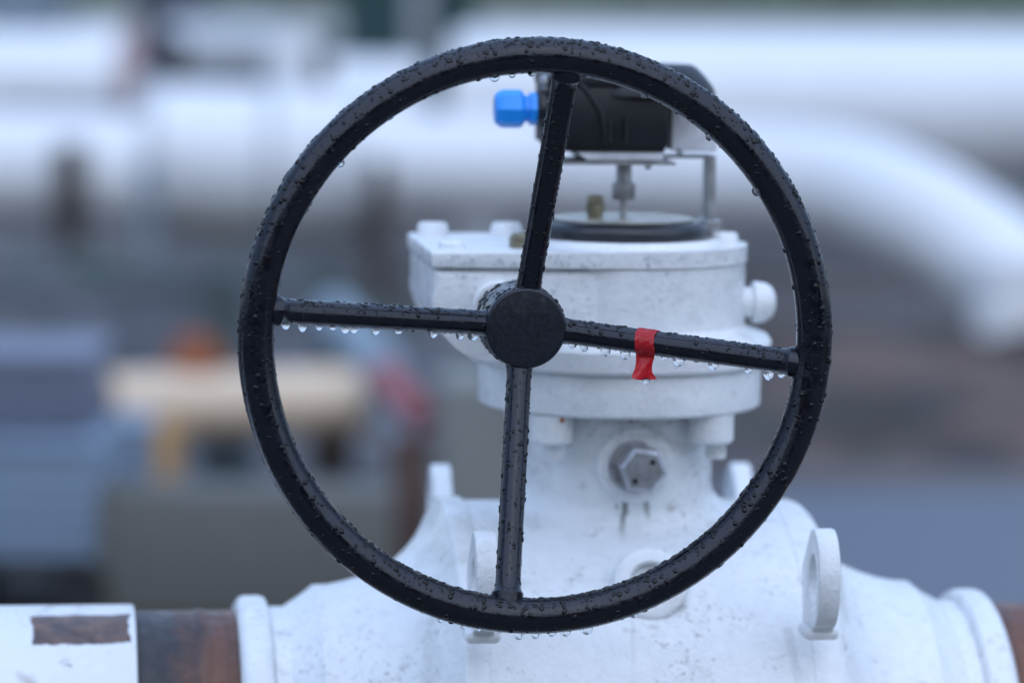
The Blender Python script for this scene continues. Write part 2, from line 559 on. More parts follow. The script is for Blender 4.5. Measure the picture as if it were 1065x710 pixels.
# mounting flange
vb(MB().lathe([(NR - .01, .2867), (.1045, .2867), (.1065, .2887), (.1065, .3165), (.1052, .3185), (.08, .3187)], 'Z', n=140), 'mounting_flange', M_white2)
for bx, by in ((-.061, -.070), (.0585, -.070), (-.061, .070), (.061, .070)):
    bo = vb(MB().lathe([(0, .2652), (.0145, .2652), (.0165, .2675), (.0165, .2864), (0, .2864)], 'Z', (bx, by, 0), 32, cap=False), 'bolt', M_whitesm)
    MB().lathe([(.0073, .2530), (.0078, .2545), (.0078, .2650)], 'Z', (bx + .004, by + .003, 0), 20).build('stud', M_white, bo)
    if bx < 0 and by < 0:
        rs = MB(); add_bead(rs, Vector((bx + .006, by - .0150, .2838)), Vector((.3, -1, 0)), .0022, .0008)
        rs.build('rust_spot', plain('orange_rust_spot', (.35, .07, .02), .8), bo, smooth=80)
# plug bolt on the neck
bp = vb(MB().lathe([(.0285, -.064), (.0285, -.0722), (.0265, -.0745), (.0225, -.0752), (.0, -.0752)], 'Y', (.002, 0, .2485), 64, cap=False), 'plug_boss', M_white)
hexr = .0178
hx = [(.003 + hexr * math.cos(math.radians(a)), .2485 + hexr * math.sin(math.radians(a))) for a in (-8, 52, 112, 172, 232, 292)]
hb = MB().prism(hx, 'Y', -.0752, -.1035, .0026, 1)
hb.lathe([(.0192, -.0753), (.0192, -.0775), (.0180, -.0782)], 'Y', (0, 0, .2485), 40)
hb = hb.build('hex_head', M_bolt, bp, smooth=30)
for dx, dz in ((.0065, .0065), (-.0062, -.0072)):
    MB().lathe([(.0021, -.1030), (.0021, -.1041), (0, -.1041)], 'Y', (dx + .003, 0, .2485 + dz), 16, cap=False).build('wire_hole', M_dark, bp)

# lifting lugs
def lug(sx, front):
    sx += (-.003 if sx < 0 else -.006) if front else .009
    sy = -1 if front else 1
    cy, cz, R = .203, (.1850 if front else .1760), .0360
    out = arc(0, 0, R, -150, 100, 28)                     # (outward, up) frame: built in (y, z)
    # teardrop outline from the eye down into the barrel
    pts = [(-.050, .004), (-.040, -.042), (.006, -.0372)] + arc(0, 0, R, -78, 112, 26)
    poly = [(cy + p * .74, cz + q) for p, q in pts]
    hole = [(cy + .002 + p * .78, cz + q) for p, q in arc(0, 0, .0178, 0, 360, 32)[:-1]]
    b2 = bmesh.new()
    T = .0080
    def rings_for(pl, inset): return pl
    vo = {}
    for s in (-1, 1):
        vo[s] = ([b2.verts.new((sx + s * T, sy * y, z)) for y, z in poly], [b2.verts.new((sx + s * T, sy * y, z)) for y, z in hole])
    n, m = len(poly), len(hole)
    for k in range(n): b2.faces.new((vo[-1][0][k], vo[-1][0][(k + 1) % n], vo[1][0][(k + 1) % n], vo[1][0][k]))
    for k in range(m): b2.faces.new((vo[-1][1][k], vo[-1][1][(k + 1) % m], vo[1][1][(k + 1) % m], vo[1][1][k]))
    side_edges = []
    for s in (-1, 1):
        es = []
        for lst in vo[s]:
            for k in range(len(lst)):
                e = b2.edges.get((lst[k], lst[(k + 1) % len(lst)])); es.append(e)
        bmesh.ops.triangle_fill(b2, use_beauty=True, edges=es)
        side_edges += es
    bmesh.ops.recalc_face_normals(b2, faces=b2.faces)
    bmesh.ops.bevel(b2, geom=[e for e in side_edges if e.is_valid], offset=.0022, segments=2, profile=.5, affect='EDGES')
    mb = MB(); mb.merge(b2)
    # weld seat under the eye
    mb.box((sx - .0125, sy * .192 - .014, cz - .0440), (sx + .0125, sy * .192 + .014, cz - .0350), .0035, 2)
    return vb(mb, 'lifting_lug', M_white2, smooth=30)


for sx in (-.1225, .1225):
    for fr in (True, False): lug(sx, fr)

# vent boss on the barrel below the neck (round pad with a sunk plug)
r = ray(675, 611); best = None
A = O
for k in range(4000):
    P = CAM + r * (2.4 + k * .0002) - O
    X, Y = P.dot(XL), P.dot(YL)
    if Y * Y + P.z * P.z < BR * BR: break
bang = math.atan2(P.z, -Y); bX = X
print('boss X', X, 'angle', math.degrees(bang))
tilt = bang * .55
Mb = Matrix.Translation((bX, -BR * math.cos(bang), BR * math.sin(bang))) @ Matrix.Rotation(PI / 2 - tilt, 4, 'X')
vboss = vb(MB().lathe([(.030, -.022), (.028, .006), (.0265, .0105), (.0235, .012), (.0165, .012), (.0150, .0105), (.0140, .004), (0, .004)], 'Z', n=60, cap=False, M=Mb), 'vent_boss', M_white)
MB().lathe([(.0085, .004), (.0085, .0095), (.0075, .0105), (0, .0105)], 'Z', n=6, cap=False, M=Mb).build('vent_plug', M_bolt, vboss)

# ---------------- gearbox
GX0, GY0, GY1 = -.151, -.088, .088
zc = .3945
outl = [(.118, .3190)]
gprof = [(0.0, .3275), (-.106, .3275)] + arc(-.106, .3725, .045, -90, -180, 12)[1:] + [(GX0, zc), (0, zc)]
gb = MB()
gb.prism(gprof, 'Y', GY0, GY1, .006, 3)
gb.lathe([(.080, .3190), (.1115, .3190), (.1140, .3215), (.1140, .3350), (.1110, .3395), (.1040, .3420), (.0965, .3440), (.0935, .3480), (.0930, zc)], 'Z', n=140)
gear = vb(gb, 'gearbox', M_white2, smooth=32)
# cover plate : round over the stem, straight over the worm
cov = [(0, -.0942)] + arc(0, 0, .0945, -90, 90, 40)[1:] + [(GX0 - .0015, .0900), (GX0 - .0015, -.0895)]
cv = MB().prism(cov, 'Z', zc + .0008, .4075, .0022, 3)
cv.lathe([(.0745, .4070), (.0735, .4100), (.0715, .4120), (.050, .4122)], 'Z', n=100)
cover = cv.build('cover', M_white2, gear, smooth=32)
for (px, py, Y, rr, hh) in ((450, 226, .066, .0118, .0095), (526.5, 227, .066, .0118, .0095), (470, 250, -.058, .0100, .0055), (753, 249, -.012, .0105, .0085)):
    X, _z = loc(px, py + 6, Y)
    MB().lathe([(rr, .4070), (rr, .4075 + hh * .7), (rr * .85, .4075 + hh), (0, .4075 + hh)], 'Z', (X, Y, 0), 28, cap=False).build('cover_bolt', M_whitesm, gear)
X, _z = loc(542, 244, -.05)
MB().lathe([(.0088, .4070), (.0088, .4150), (.0060, .4180), (0, .4185)], 'Z', (X, -.05, 0), 8, cap=False).build('cover_bolt', M_brass, gear, label='tarnished brown bolt')
gw = MB()
for _ in range(900):
    k = random.random(); r = random.uniform(.0004, .0014)
    if k < .55:
        a = random.uniform(-PI, .2); n = Vector((math.cos(a), math.sin(a), 0)); z = random.uniform(.345, .394)
        if a < -PI / 2: p = Vector((random.uniform(GX0 + .01, 0), GY0, z)); n = Vector((0, -1, 0))
        else: p = n * .093 + Vector((0, 0, z))
    elif k < .8:
        p = Vector((random.uniform(GX0 + .004, .08), random.uniform(-.088, .08), .4075)); n = Vector((0, 0, 1))
        if p.xy.length < .074 or (p.x > 0 and p.xy.length > .09): continue
    else:
        a = random.uniform(-PI / 2, .2)
        if random.random() < .55: p = Vector((random.uniform(GX0 + .004, 0), GY0 - .0055, random.uniform(.3955, .405))); n = Vector((0, -1, 0))
        else: n = Vector((math.cos(a), math.sin(a), 0)); p = n * .0945 + Vector((0, 0, random.uniform(.3955, .405)))
    add_bead(gw, p, n, r, r * .4, -Z if abs(n.z) < .5 else None, 1 + random.uniform(0, .5))
tag(gw.build('water_beads', M_film, gear, smooth=80), kind='stuff')
# stop screw cap at the side
MB().lathe([(.0115, .088), (.0115, .097), (.0155, .0975), (.0158, .1005), (.0148, .1070), (.0118, .1118), (.0065, .1145), (0, .1150)], 'X', (0, -.018, .3640), 40, cap=False).build('stop_screw', M_whitesm, gear)
MB().lathe([(.019, -.088), (.019, -.094), (.017, -.096), (.014, -.096)], 'Y', (WX, 0, WZ), 48).build('shaft_bearing', M_white2, gear)

# ---------------- indicator plate on the cover
ind = vb(MB().lathe([(.055, .4123), (.0648, .4125), (.0662, .4145), (.0662, .4190), (.0640, .4222), (.0605, .4240), (.0550, .4242)], 'Z', n=100), 'indicator_disc', M_rubber)
MB().lathe([(0, .4243), (.0530, .4243), (.0540, .4248), (.0540, .4258), (.0530, .4262), (0, .4262)], 'Z', n=90, cap=False).build('plate', M_disc, ind)
fx, _z = loc(619, 215, -.01)
MB().lathe([(.0058, .4263), (.0058, .4300), (.0070, .4303), (.0070, .4375), (.0062, .4385), (.0062, .4420), (.0048, .4440), (0, .4445)], 'Z', (fx, -.01, 0), 8, cap=False).build('grease_fitting', M_brass, ind)
sx_, _z = loc(648.5, 200, 0)
st = vb(MB().lathe([(.0026, .4263), (.0026, .4400), (.0082, .4402), (.0086, .4410), (.0086, .4520), (.0080, .4526), (.0058, .4528), (.0058, .4676)], 'Z', (sx_, 0, 0), 24), 'stem', M_steel)

# ---------------- switch box on its bracket
brk = MB()
x1, _z = loc(703, 168, -.035); x0, _z = loc(573, 168, -.035)
brk.prism([(x0, -.036), (x1, -.036), (x1, .034), (x0, .034)], 'Z', .4677, .4702, .0006, 1)
px0, _z = loc(733, 200, .02); px1, _z = loc(741.5, 200, .02)
brk.box((px0, .008, .4235), (px1, .030, .4722), .001, 1)
brk.box((x1 - .006, .008, .4704), (px1, .030, .4728), .0006, 1)
brk.box((px0 - .002, .002, .4123), (px1 + .004, .036, .4240), .001, 1)
bracket = vb(brk, 'bracket', M_steel)
swx_a, _ = loc(571, 120, -.04); swx_b, _ = loc(695.5, 120, -.04)
MB().prism([(swx_a + .020, .4772), (swx_b - .001, .4772), (swx_b - .003, .4704), (swx_a + .030, .4704)], 'Y', -.034, .032, .001, 1).build('tray', M_label, bracket)
jx0, jz1 = loc(696, 106, 0); jx1, jz0 = loc(743, 156.5, 0)
jb = MB().box((jx0, -.012, jz0), (jx1, .030, jz1 + .002), .0018, 2)
jb = jb.build('side_plate', M_label, bracket)
swx0, _ = loc(571, 120, -.04); swx1, _ = loc(695.5, 120, -.04)
sb = MB()
sb.box((swx0, -.042, .4815), (swx1, .040, .5330), .0025, 2)
sb.box((swx0 + .004, -.036, .4775), (swx1 - .0015, .034, .4820), .001, 1)
# raised ribs and a cable crease on the front
for (qx, w, z0, z1) in ((.010, .004, .484, .500), (.0225, .0035, .484, .503)):
    sb.box((swx1 - .056 + qx, -.0455, z0), (swx1 - .056 + qx + w, -.041, z1), .001, 1)
sb.tube([(swx0 + .020, -.0425, .530), (swx0 + .028, -.0432, .522), (swx0 + .038, -.0438, .508), (swx0 + .041, -.0438, .494), (swx0 + .042, -.0425, .482)], .0022, 10)
sb.box((swx0 - .001, -.0445, .5250), (swx1 + .0005, .041, .5352), .002, 2)
switch = vb(sb, 'switch_box', M_plastic, smooth=30)
dx1, _ = loc(746, 95, 0)
dcx = .016; dr = dx1 - dcx - .002
MB().lathe([(dr, .5180), (dr, .5200), (dr * .97, .5245), (dr * .86, .5320), (dr * .74, .5385), (dr * .66, .5410), (0, .5415)], 'Z', (dcx, .0, 0), 64, cap=False).build('lid', M_plastic, switch)
gx0, gz = loc(514.5, 113, -.03); gx1, _ = loc(545, 113, -.03)
ga = (0, -.03, gz)
cg = MB()
cg.lathe([(0, gx0), (.0105, gx0), (.0128, gx0 + .0025), (.0142, gx0 + .006), (.0142, gx1 - .003), (.0120, gx1 - .0005), (.0100, gx1), (.0100, gx1 + .0035), (.0122, gx1 + .004), (.0122, gx1 + .009), (.009, gx1 + .0095)], 'X', ga, 8, cap=False)
cg.build('cable_gland', M_blue, switch, smooth=25)
MB().lathe([(.0135, gx1 + .0097), (.0145, gx1 + .011), (.0145, swx0 - .001), (.012, swx0)], 'X', ga, 24).build('gland_collar', M_plastic, switch)
xx, zz = loc(568.5, 84, -.03)
MB().lathe([(.0045, zz - .012), (.0045, zz - .003), (.0062, zz - .002), (.0058, zz + .002), (.003, zz + .004), (0, zz + .0045)], 'Z', (xx, -.03, 0), 16, cap=False).build('screw', M_steel, switch)
for px, py in ((674, 169.5), (712, 158.5)):
    X, z_ = loc(px, py, -.034)
    if px == 712: drop_mesh(MB(), (X, -.011, jz0 - .0006), .0022, .8).build('water_drop', M_water, bracket, smooth=80)
    else: drop_mesh(MB(), (X, -.034, .4672), .0026, .9).build('water_drop', M_water, bracket, smooth=80)

# ------------------------------------------------------------------ PIPES welded to the valve
PR = .1290
t = NT('painted_pipe')
sep = t.n.new('ShaderNodeSeparateXYZ'); t.link(t.co, sep.inputs[0])
ed = t.math('MULTIPLY', t.math('SUBTRACT', t.noise(28, 7, .72), .5), .020)
xr = t.math('ADD', sep.outputs[0], ed)
ang = t.math('ADD', t.math('ARCTAN2', sep.outputs[2], t.math('MULTIPLY', sep.outputs[1], -1.0)), t.math('MULTIPLY', ed, 5.0))


def box_mask(t, v, a, b, s):
    return t.math('MULTIPLY', t.ramp(v, a - s, a + s), t.ramp(v, b - s, b + s, 1, 0))


def pipe_pt(px, py):                      # pixel -> X and angle on the left pipe's front
    r = ray(px, py)
    for k in range(6000):
        P = CAM + r * (2.4 + k * .0002) - O
        Y = P.dot(YL)
        if Y * Y + P.z * P.z < .1345 ** 2: break
    return P.dot(XL), math.atan2(P.z, -Y)


pa, pb_ = pipe_pt(35, 639), pipe_pt(134, 668)
print('patch', pa, pb_)
mask = t.math('MULTIPLY', box_mask(t, xr, pa[0], pb_[0], .0008), box_mask(t, ang, pb_[1], pa[1], .008))
grime = t.math('MULTIPLY', t.ramp(t.noise(30, 8, .7, dist=.8), .58, .66), t.ramp(t.noise(7, 3), .42, .55))
grime = t.math('MAXIMUM', grime, t.math('MULTIPLY', t.ramp(t.noise(75, 8, .75, dist=.5), .60, .68), t.math('MULTIPLY', t.ramp(t.noise(8, 3, co=t.scaled((1, 1, 1), (1, 4, 2))), .44, .56), .8)))
wht = t.mix(t.math('MULTIPLY', grime, .7), (.74, .76, .78), (.25, .21, .17))
rst = t.mix(t.ramp(t.noise(60, 6, .7), .35, .65), (.045, .022, .016), (.16, .085, .055))
t.set(t.mix(mask, wht, rst), t.ramp(t.noise(50, 4), .3, .7, .25, .5), t.bump(t.math('SUBTRACT', t.noise(120, 4), t.math('MULTIPLY', mask, 1.5)), .45, .0016), Coat_Weight=.3, Coat_Roughness=.15)
M_ppaint = t.m

t = NT('wet_rusty_pipe')
st_ = t.noise(38, 6, .65, co=t.scaled((1.6, .12, .12)))
spk = t.noise(90, 6, .7)
sx2 = t.n.new('ShaderNodeSeparateXYZ'); t.link(t.co, sx2.inputs[0])
wrap = t.ramp(t.math('ADD', sx2.outputs[0], t.math('MULTIPLY', t.math('SUBTRACT', t.noise(22, 5, .65), .5), .06)), -.345, -.312)
c = t.mix(t.ramp(st_, .30, .75), (.040, .017, .010), (.17, .058, .024))
c = t.mix(wrap, t.mix(t.ramp(t.noise(40, 5, .6, co=t.scaled((1, .3, .3))), .35, .65), (.010, .011, .015), (.035, .027, .026)), c)
c = t.mix(t.math('MULTIPLY', t.ramp(spk, .64, .72), .5), c, (.20, .11, .06))
t.set(c, t.ramp(spk, .35, .65, .34, .6), t.bump(spk, .35, .001), Coat_Weight=.12, Coat_Roughness=.15)
M_rust = t.m
pl = thing('steel_pipe', 'rusty brown steel pipe left of the valve with white painted sleeve', 'pipe', (O.x, O.y, O.z - .14), YAW)
PO = (0, 0, .14)
MB().lathe([(PR, -3.2), (PR, -.32), (PR + .0012, -.318), (PR + .0012, -.3125), (PR, -.310), (PR, -.2892)], 'X', n=160).build('bare_pipe', M_rust, pl, PO)
MB().lathe([(PR + .0005, -3.19), (.1340, -3.189), (.1340, -.3655), (.1330, -.3640), (PR + .0005, -.3632)], 'X', n=160, cap=False).build('painted_sleeve', M_ppaint, pl, PO)
pr_ = tag(MB().lathe([(PR, .2892), (PR, 3.2)], 'X', n=128).build('steel_pipe', M_rust, None, O), 'bare rusty brown pipe running off to the right of the valve', 'pipe')
pr_.rotation_euler = (0, 0, YAW)

# ------------------------------------------------------------------ BACKGROUND
def bgw(name, c, rough=.4, g=.5):
    t = NT(name)
    f = t.math('MULTIPLY', t.ramp(t.noise(3, 6, .65), .5, .7), g)
    return t.set(t.mix(f, c, tuple(x * .55 for x in c)), rough, t.bump(t.noise(30, 3), .2, .004))


M_bgwhite = bgw('far_white_pipe', (.72, .74, .76), .4, .2)
M_bggrey = bgw('far_grey_paint', (.42, .45, .48), .5)
M_pink = bgw('far_pinkish_rust', (.40, .29, .28), .6)
M_brown = bgw('far_brown_steel', (.026, .016, .012), .6)
M_teal = bgw('far_dark_teal', (.004, .040, .045), .5)
M_conc = bgw('weathered_concrete', (.120, .122, .112), .8)
M_cream = bgw('cream_coating', (.66, .52, .38), .5, .3)
M_ochre = bgw('ochre_timber', (.50, .29, .10), .7)
M_rust2 = bgw('orange_rust', (.28, .085, .03), .7)
M_bluegrey = bgw('blue_grey_plastic', (.20, .27, .36), .5)
M_slate = bgw('slate_plastic', (.15, .17, .23), .5)
M_red = bgw('far_red_paint', (.30, .07, .07), .5)
M_bluep = bgw('far_pale_blue', (.20, .27, .33), .5)
M_blk = bgw('far_black', (.012, .012, .015), .6)
M_panel = bgw('far_blue_panel', (.20, .26, .32), .5)

# ground: wet gravel yard
t = NT('wet_gravel')
big = t.noise(1.3, 6, .65, co=t.scaled((.7, 1, 1)))
c = t.mix(t.ramp(big, .44, .58), (.034, .027, .025), (.098, .072, .062))
c = t.mix(t.math('MULTIPLY', t.ramp(t.noise(30, 4, .7), .45, .6), .5), c, (.035, .032, .03))
c = t.mix(t.math('MULTIPLY', t.ramp(t.noise(.9, 4, .6, co=t.scaled((.6, 1, 1), (7, 3, 0))), .57, .66), .7), c, (.03, .048, .025))
wet = t.ramp(t.noise(.8, 4, .5, co=t.scaled((.35, 1, 1), (2, 5, 0))), .44, .60)
t.set(c, t.ramp(wet, 0, 1, .8, .34), t.bump(t.noise(45, 5, .7), .5, .01))
gm = MB(); vs = [gm.bm.verts.new(p) for p in ((-300, -60, 0), (300, -60, 0), (300, 500, 0), (-300, 500, 0))]; gm.bm.faces.new(vs)
tag(gm.build('ground', t.m, smooth=0), kind='structure')


def sheet(name, pts, mat, z):
    mb = MB(); mb.bm.faces.new([mb.bm.verts.new((x, y, z)) for x, y in pts])
    return tag(mb.build(name, mat, smooth=0), kind='structure')


M_slab = bgw('wet_concrete_slab', (.065, .075, .105), .4)
sheet('path', [(.45, 7.0), (9, 7.6), (9, 9.0), (.45, 8.7)], M_slab, .004)
sheet('bounce_pad', [(-4, -2), (4, -2), (4, 5.2), (-4, 5.2)], bgw('bounce_pad_grey', (.13, .13, .125), .7), .004)  # out-of-view pad added under the valve to bounce light on to its undersides
sheet('gravel_track', [(-60, 47), (60, 47), (60, 60), (-60, 60)], bgw('pale_gravel', (.42, .41, .38), .8), .004)
t = NT('far_grass'); t.set(t.mix(t.noise(2, 5), (.03, .055, .018), (.06, .085, .03)), .9)
sheet('lawn', [(-200, 60.5), (200, 60.5), (200, 300), (-200, 300)], t.m, .004)

# low bank of dug soil to the right of the valve
from mathutils import noise as mn
mb = MB(); NXG, NYG = 90, 80; grid = []
for iy in range(NYG):
    row = []
    for ix in range(NXG):
        x, y = .42 + 3.4 * ix / (NXG - 1), 9.1 + 3.0 * iy / (NYG - 1)
        e = min(1, ix / 9, (NXG - 1 - ix) / 9) * min(1, iy / 12, (NYG - 1 - iy) / 12)
        z = e * (.05 + .085 * (mn.noise((x * 1.6, y * 1.6, 0)) + .5) + .07 * abs(mn.noise((x * 5, y * 5, 3))) + .035 * mn.noise((x * 14, y * 14, 1))) - .01
        row.append(mb.bm.verts.new((x, y, z)))
    grid.append(row)
for a, b in zip(grid, grid[1:]):
    for k in range(NXG - 1): mb.bm.faces.new((a[k], a[k + 1], b[k + 1], b[k]))
t = NT('brown_soil')
c = t.mix(t.ramp(t.noise(2.6, 6, .65), .42, .58), (.030, .021, .017), (.105, .070, .054))
t.set(t.mix(t.ramp(t.noise(3.5, 4, .6, co=t.scaled((1, 1, 1), (5, 2, 0))), .60, .68), c, (.035, .05, .025)), .7, t.bump(t.noise(40, 4), .5, .01))
tag(mb.build('soil_bank', t.m, smooth=60), kind='structure')

# dark bank of wet ballast under the pipes on the left
mb = MB(); NXG, NYG = 110, 40; grid = []
for iy in range(NYG):
    row = []
    for ix in range(NXG):
        x, y = -3.2 + 3.1 * ix / (NXG - 1), 10.6 + 1.3 * iy / (NYG - 1)
        e = min(1, ix / 9, (NXG - 1 - ix) / 22) * min(1, iy / 16, (NYG - 1 - iy) / 10)
        z = e * (.25 + .09 * mn.noise((x * 1.7, y * 1.6, 5)) + .08 * abs(mn.noise((x * 5, y * 5, 7))) + .04 * mn.noise((x * 14, y * 14, 2))) - .01
        row.append(mb.bm.verts.new((x, y, z)))
    grid.append(row)
for a, b in zip(grid, grid[1:]):
    for k in range(NXG - 1): mb.bm.faces.new((a[k], a[k + 1], b[k + 1], b[k]))
t = NT('dark_ballast')
c = t.mix(t.ramp(t.noise(3.0, 6, .7), .40, .60), (.028, .031, .037), (.085, .088, .10))
t.set(t.mix(t.ramp(t.noise(2.2, 4, .6, co=t.scaled((1, 1, 1), (5, 2, 0))), .56, .66), c, (.028, .050, .034)), .7, t.bump(t.noise(40, 4), .5, .01))
tag(mb.build('ballast_bank', t.m, smooth=60), kind='structure')

# hedge far behind
mb = MB(); rnd = random.Random(3)
for _ in range(9000):
    p = Vector((rnd.uniform(-45, 45), 66 + rnd.gauss(0, .9), rnd.uniform(.0, 1) ** .8 * (3.0 + math.sin(_ * .01) * .2)))
    p.z += .5 * math.sin(p.x * .7) * p.z / 3
    u = Vector((rnd.gauss(0, 1), rnd.gauss(0, 1), rnd.gauss(0, 1))).normalized(); v = u.orthogonal().normalized(); s = rnd.uniform(.12, .3)
    mb.bm.faces.new([mb.bm.verts.new(p + u * s), mb.bm.verts.new(p + v * s * .6), mb.bm.verts.new(p - u * s), mb.bm.verts.new(p - v * s * .6)])
t = NT('hedge_leaf'); t.set(t.mix(t.ramp(t.noise(.8, 4), .35, .65), (.025, .05, .015), (.085, .10, .035)), .7)
tag(mb.build('hedge', t.m, smooth=0), 'long green hedge behind the far gravel track', 'hedge')


mb = MB()  # unseen hedge, added behind the camera to darken what front surfaces reflect
for _ in range(7000):
    p = Vector((rnd.uniform(-20, 20), -11 + rnd.gauss(0, .6), rnd.uniform(0, 1) ** .8 * 3.2))
    p.z += .4 * math.sin(p.x * .9) * p.z / 4
    u = Vector((rnd.gauss(0, 1), rnd.gauss(0, 1), rnd.gauss(0, 1))).normalized(); v = u.orthogonal().normalized(); s = rnd.uniform(.15, .34)
    mb.bm.faces.new([mb.bm.verts.new(p + u * s), mb.bm.verts.new(p + v * s * .6), mb.bm.verts.new(p - u * s), mb.bm.verts.new(p - v * s * .6)])
tag(mb.build('hedge', t.m, smooth=0), 'unseen hedge added behind the camera to darken reflections in the handwheel', 'hedge')


def hpipe(name, pts, r, mat, label, cat='pipe', flanges=(), n=40):
    root = thing(name, label, cat, (pts[0][0], pts[0][1], 0))
    q = Vector((pts[0][0], pts[0][1], 0))
    P = [Vector(p) - q for p in pts]
    MB().tube(P, r, n).build('barrel', mat, root)
    for (c_, d_, rr, th, m_) in flanges:
        d_ = Vector(d_).normalized(); c_ = Vector(c_) - q
        MB().tube([c_ - d_ * th / 2, c_ + d_ * th / 2], rr, n).build('flange', m_, root)
    return root


def bez(P, n=24):
    out = []
    for k in range(len(P) - 1):
        p0, p1, p2, p3 = P[max(k - 1, 0)], P[k], P[k + 1], P[min(k + 2, len(P) - 1)]
        for i in range(n):
            s = i / n
            out.append(.5 * ((2 * p1) + (p2 - p0) * s + (2 * p0 - 5 * p1 + 4 * p2 - p3) * s * s + (3 * p1 - p0 - 3 * p2 + p3) * s ** 3))
    out.append(P[-1]); return out


# right: large straight pipe, and a second that swings to the right and dives into the ground
hpipe('white_pipe', [at(478, 112, 15.2), at(1500, 118, 14.6)], .30, M_bgwhite, 'thick white pipe running straight across the yard at upper right', flanges=())
hpipe('white_pipe', bez([at(380, 172, 12.4), at(560, 176, 12.3), at(740, 182, 12.1), at(870, 192, 11.9), at(950, 220, 11.7), at(1000, 248, 11.6), at(1050, 285, 11.5), at(1110, 340, 11.4), at(1200, 440, 11.3)]), .172, M_bgwhite, 'white pipe that bends down and away to the right edge')
rp = at(1050, 268, 11.2)
hpipe('riser_pipe', [Vector((rp.x, rp.y, rp.z)), Vector((rp.x, rp.y, 0))], .105, M_bgwhite, 'white upright pipe below the bending white pipe at the right edge')
# left: headers, branch and joints
D = 13.0
hpipe('white_pipe', [at(-420, 84, D), at(126, 86, D)], .175, M_bgwhite, 'white header pipe entering from the left edge at the top', flanges=((at(136, 86, D), (1, 0, 0), .185, .055, M_pink),))
hpipe('white_pipe', [at(150, 166, 12.6), at(392, 172, 12.6)], .248, M_bgwhite, 'fat white pipe section behind the upper left of the handwheel', flanges=((at(158, 166, 12.6), (1, 0, 0), .27, .05, M_bggrey), (at(285, 169, 12.6), (1, 0, 0), .262, .03, M_bggrey), (at(380, 172, 12.6), (1, 0, 0), .27, .05, M_bggrey)))
hpipe('white_pipe', [at(-300, 166, 12.2), at(150, 178, 12.2)], .18, M_bgwhite, 'low white pipe at the left edge beneath the header pipe')
hpipe('white_pipe', [at(175, 55, 14.5), at(300, 55, 14.5)], .13, M_bggrey, 'pale grey pipe stub above the fat white pipe', flanges=((at(181, 66, 13.4), (1, 0, 0), .10, .07, M_blk),))
hpipe('white_pipe', [at(300, 40, 14.0), at(306, 140, 14.0)], .085, M_bgwhite, 'short upright white branch pipe joining the fat pipe', flanges=((at(333, 90, 12.6), (0, 0, 1), .035, .20, M_brown),))
hpipe('white_pipe', [at(345, 116, 13.6), at(436, 118, 13.6)], .19, M_bgwhite, 'white pipe end seen through the top left of the handwheel')


def post(px, y0, y1, w, D, mat, label, name='support_post'):
    a, b = at(px, y0, D), at(px, y1, D)
    root = thing(name, label, 'post', (a.x, a.y, 0))
    MB().box((-w / 2, -w * .3, .012), (w / 2, w * .3, a.z), .004, 1).build('column', mat, root)
    MB().box((-w, -w, 0), (w, w, .012), .002, 1).build('foot_plate', mat, root)
    return root


post(73, 148, 240, .085, 12.0, M_brown, 'dark brown steel post under the low left pipe')
post(395, 165, 250, .06, 12.0, M_brown, 'brown steel post just inside the left of the handwheel rim')
post(155, 170, 330, .05, 12.1, M_panel, 'slim grey post below the joint of the left pipes')
post(427, 452, 600, .075, 7.3, plain('rusty_post', (.085, .05, .04), .7), 'rusty brown post just left of the valve body')
for (px, D_) in ((700, 15.0), (960, 14.8), (500, 12.3)):
    post(px, 180, 300, .12, D_, M_bggrey, {700: 'grey support under the straight pipe, seen behind the gearbox', 960: 'grey support under the straight pipe near the right edge', 500: 'grey support under the bending pipe, left of the gearbox'}[px])

# cabinets along the top edge
def cabinet(x0, x1, D, h, mat, label):
    a, b = at(x0, 20, D), at(x1, 20, D)
    root = thing('cabinet', label, 'cabinet', ((a.x + b.x) / 2, a.y, 0))
    w = (b.x - a.x) / 2
    MB().box((-w, 0, .1), (w, .5, h), .01, 1).build('housing', mat, root)
    MB().box((-w * .9, -.012, .16), (w * .9, -.001, h - .06), .004, 1).build('door', mat, root)
    MB().box((-w * .98, .02, 0), (w * .98, .48, .0995), 0).build('plinth', M_conc, root)


cabinet(352, 424, 22, 1.5, M_teal, 'dark teal cabinet beyond the pipes at the top edge')
cabinet(446, 494, 22.5, 1.5, M_teal, 'narrower dark teal cabinet right of the first')
cabinet(418, 449, 24, 1.5, M_bggrey, 'grey cabinet between the two dark teal ones')
for (px, D_, h_, lab) in ((235, 10.2, .36, 'short dark bollard standing left of the rusty clamp'), (345, 10.4, .36, 'short dark bollard under the brown post at the left rim')):
    a = at(px, 300, D_)
    bo_ = thing('bollard', lab, 'bollard', (a.x, a.y, 0))
    MB().lathe([(.035, .0), (.035, h_ - .02), (.028, h_), (0, h_ + .005)], 'Z', n=20, cap=False).build('post', bgw('dark_green_bollard', (.03, .05, .045), .6), bo_)
    MB().lathe([(.06, 0), (.06, .008), (.036, .012)], 'Z', n=20).build('base', M_brown, bo_)
cabinet(-20, 62, 24, 1.4, M_panel, 'pale blue panel cabinet at the top left corner')
cabinet(140, 215, 26, 1.3, bgw('dark_slate', (.06, .07, .10), .6), 'dark slate cabinet above the left pipes')

# left foreground clutter
g0 = at(75, 505, 7.0)
blk = tag(MB().box((-.80, 6.95, 0), (-.215, 7.12, at(200, 512, 7.0).z), .012, 2).build('concrete_block', M_conc), 'long low olive grey concrete block on the ground at left', 'block')


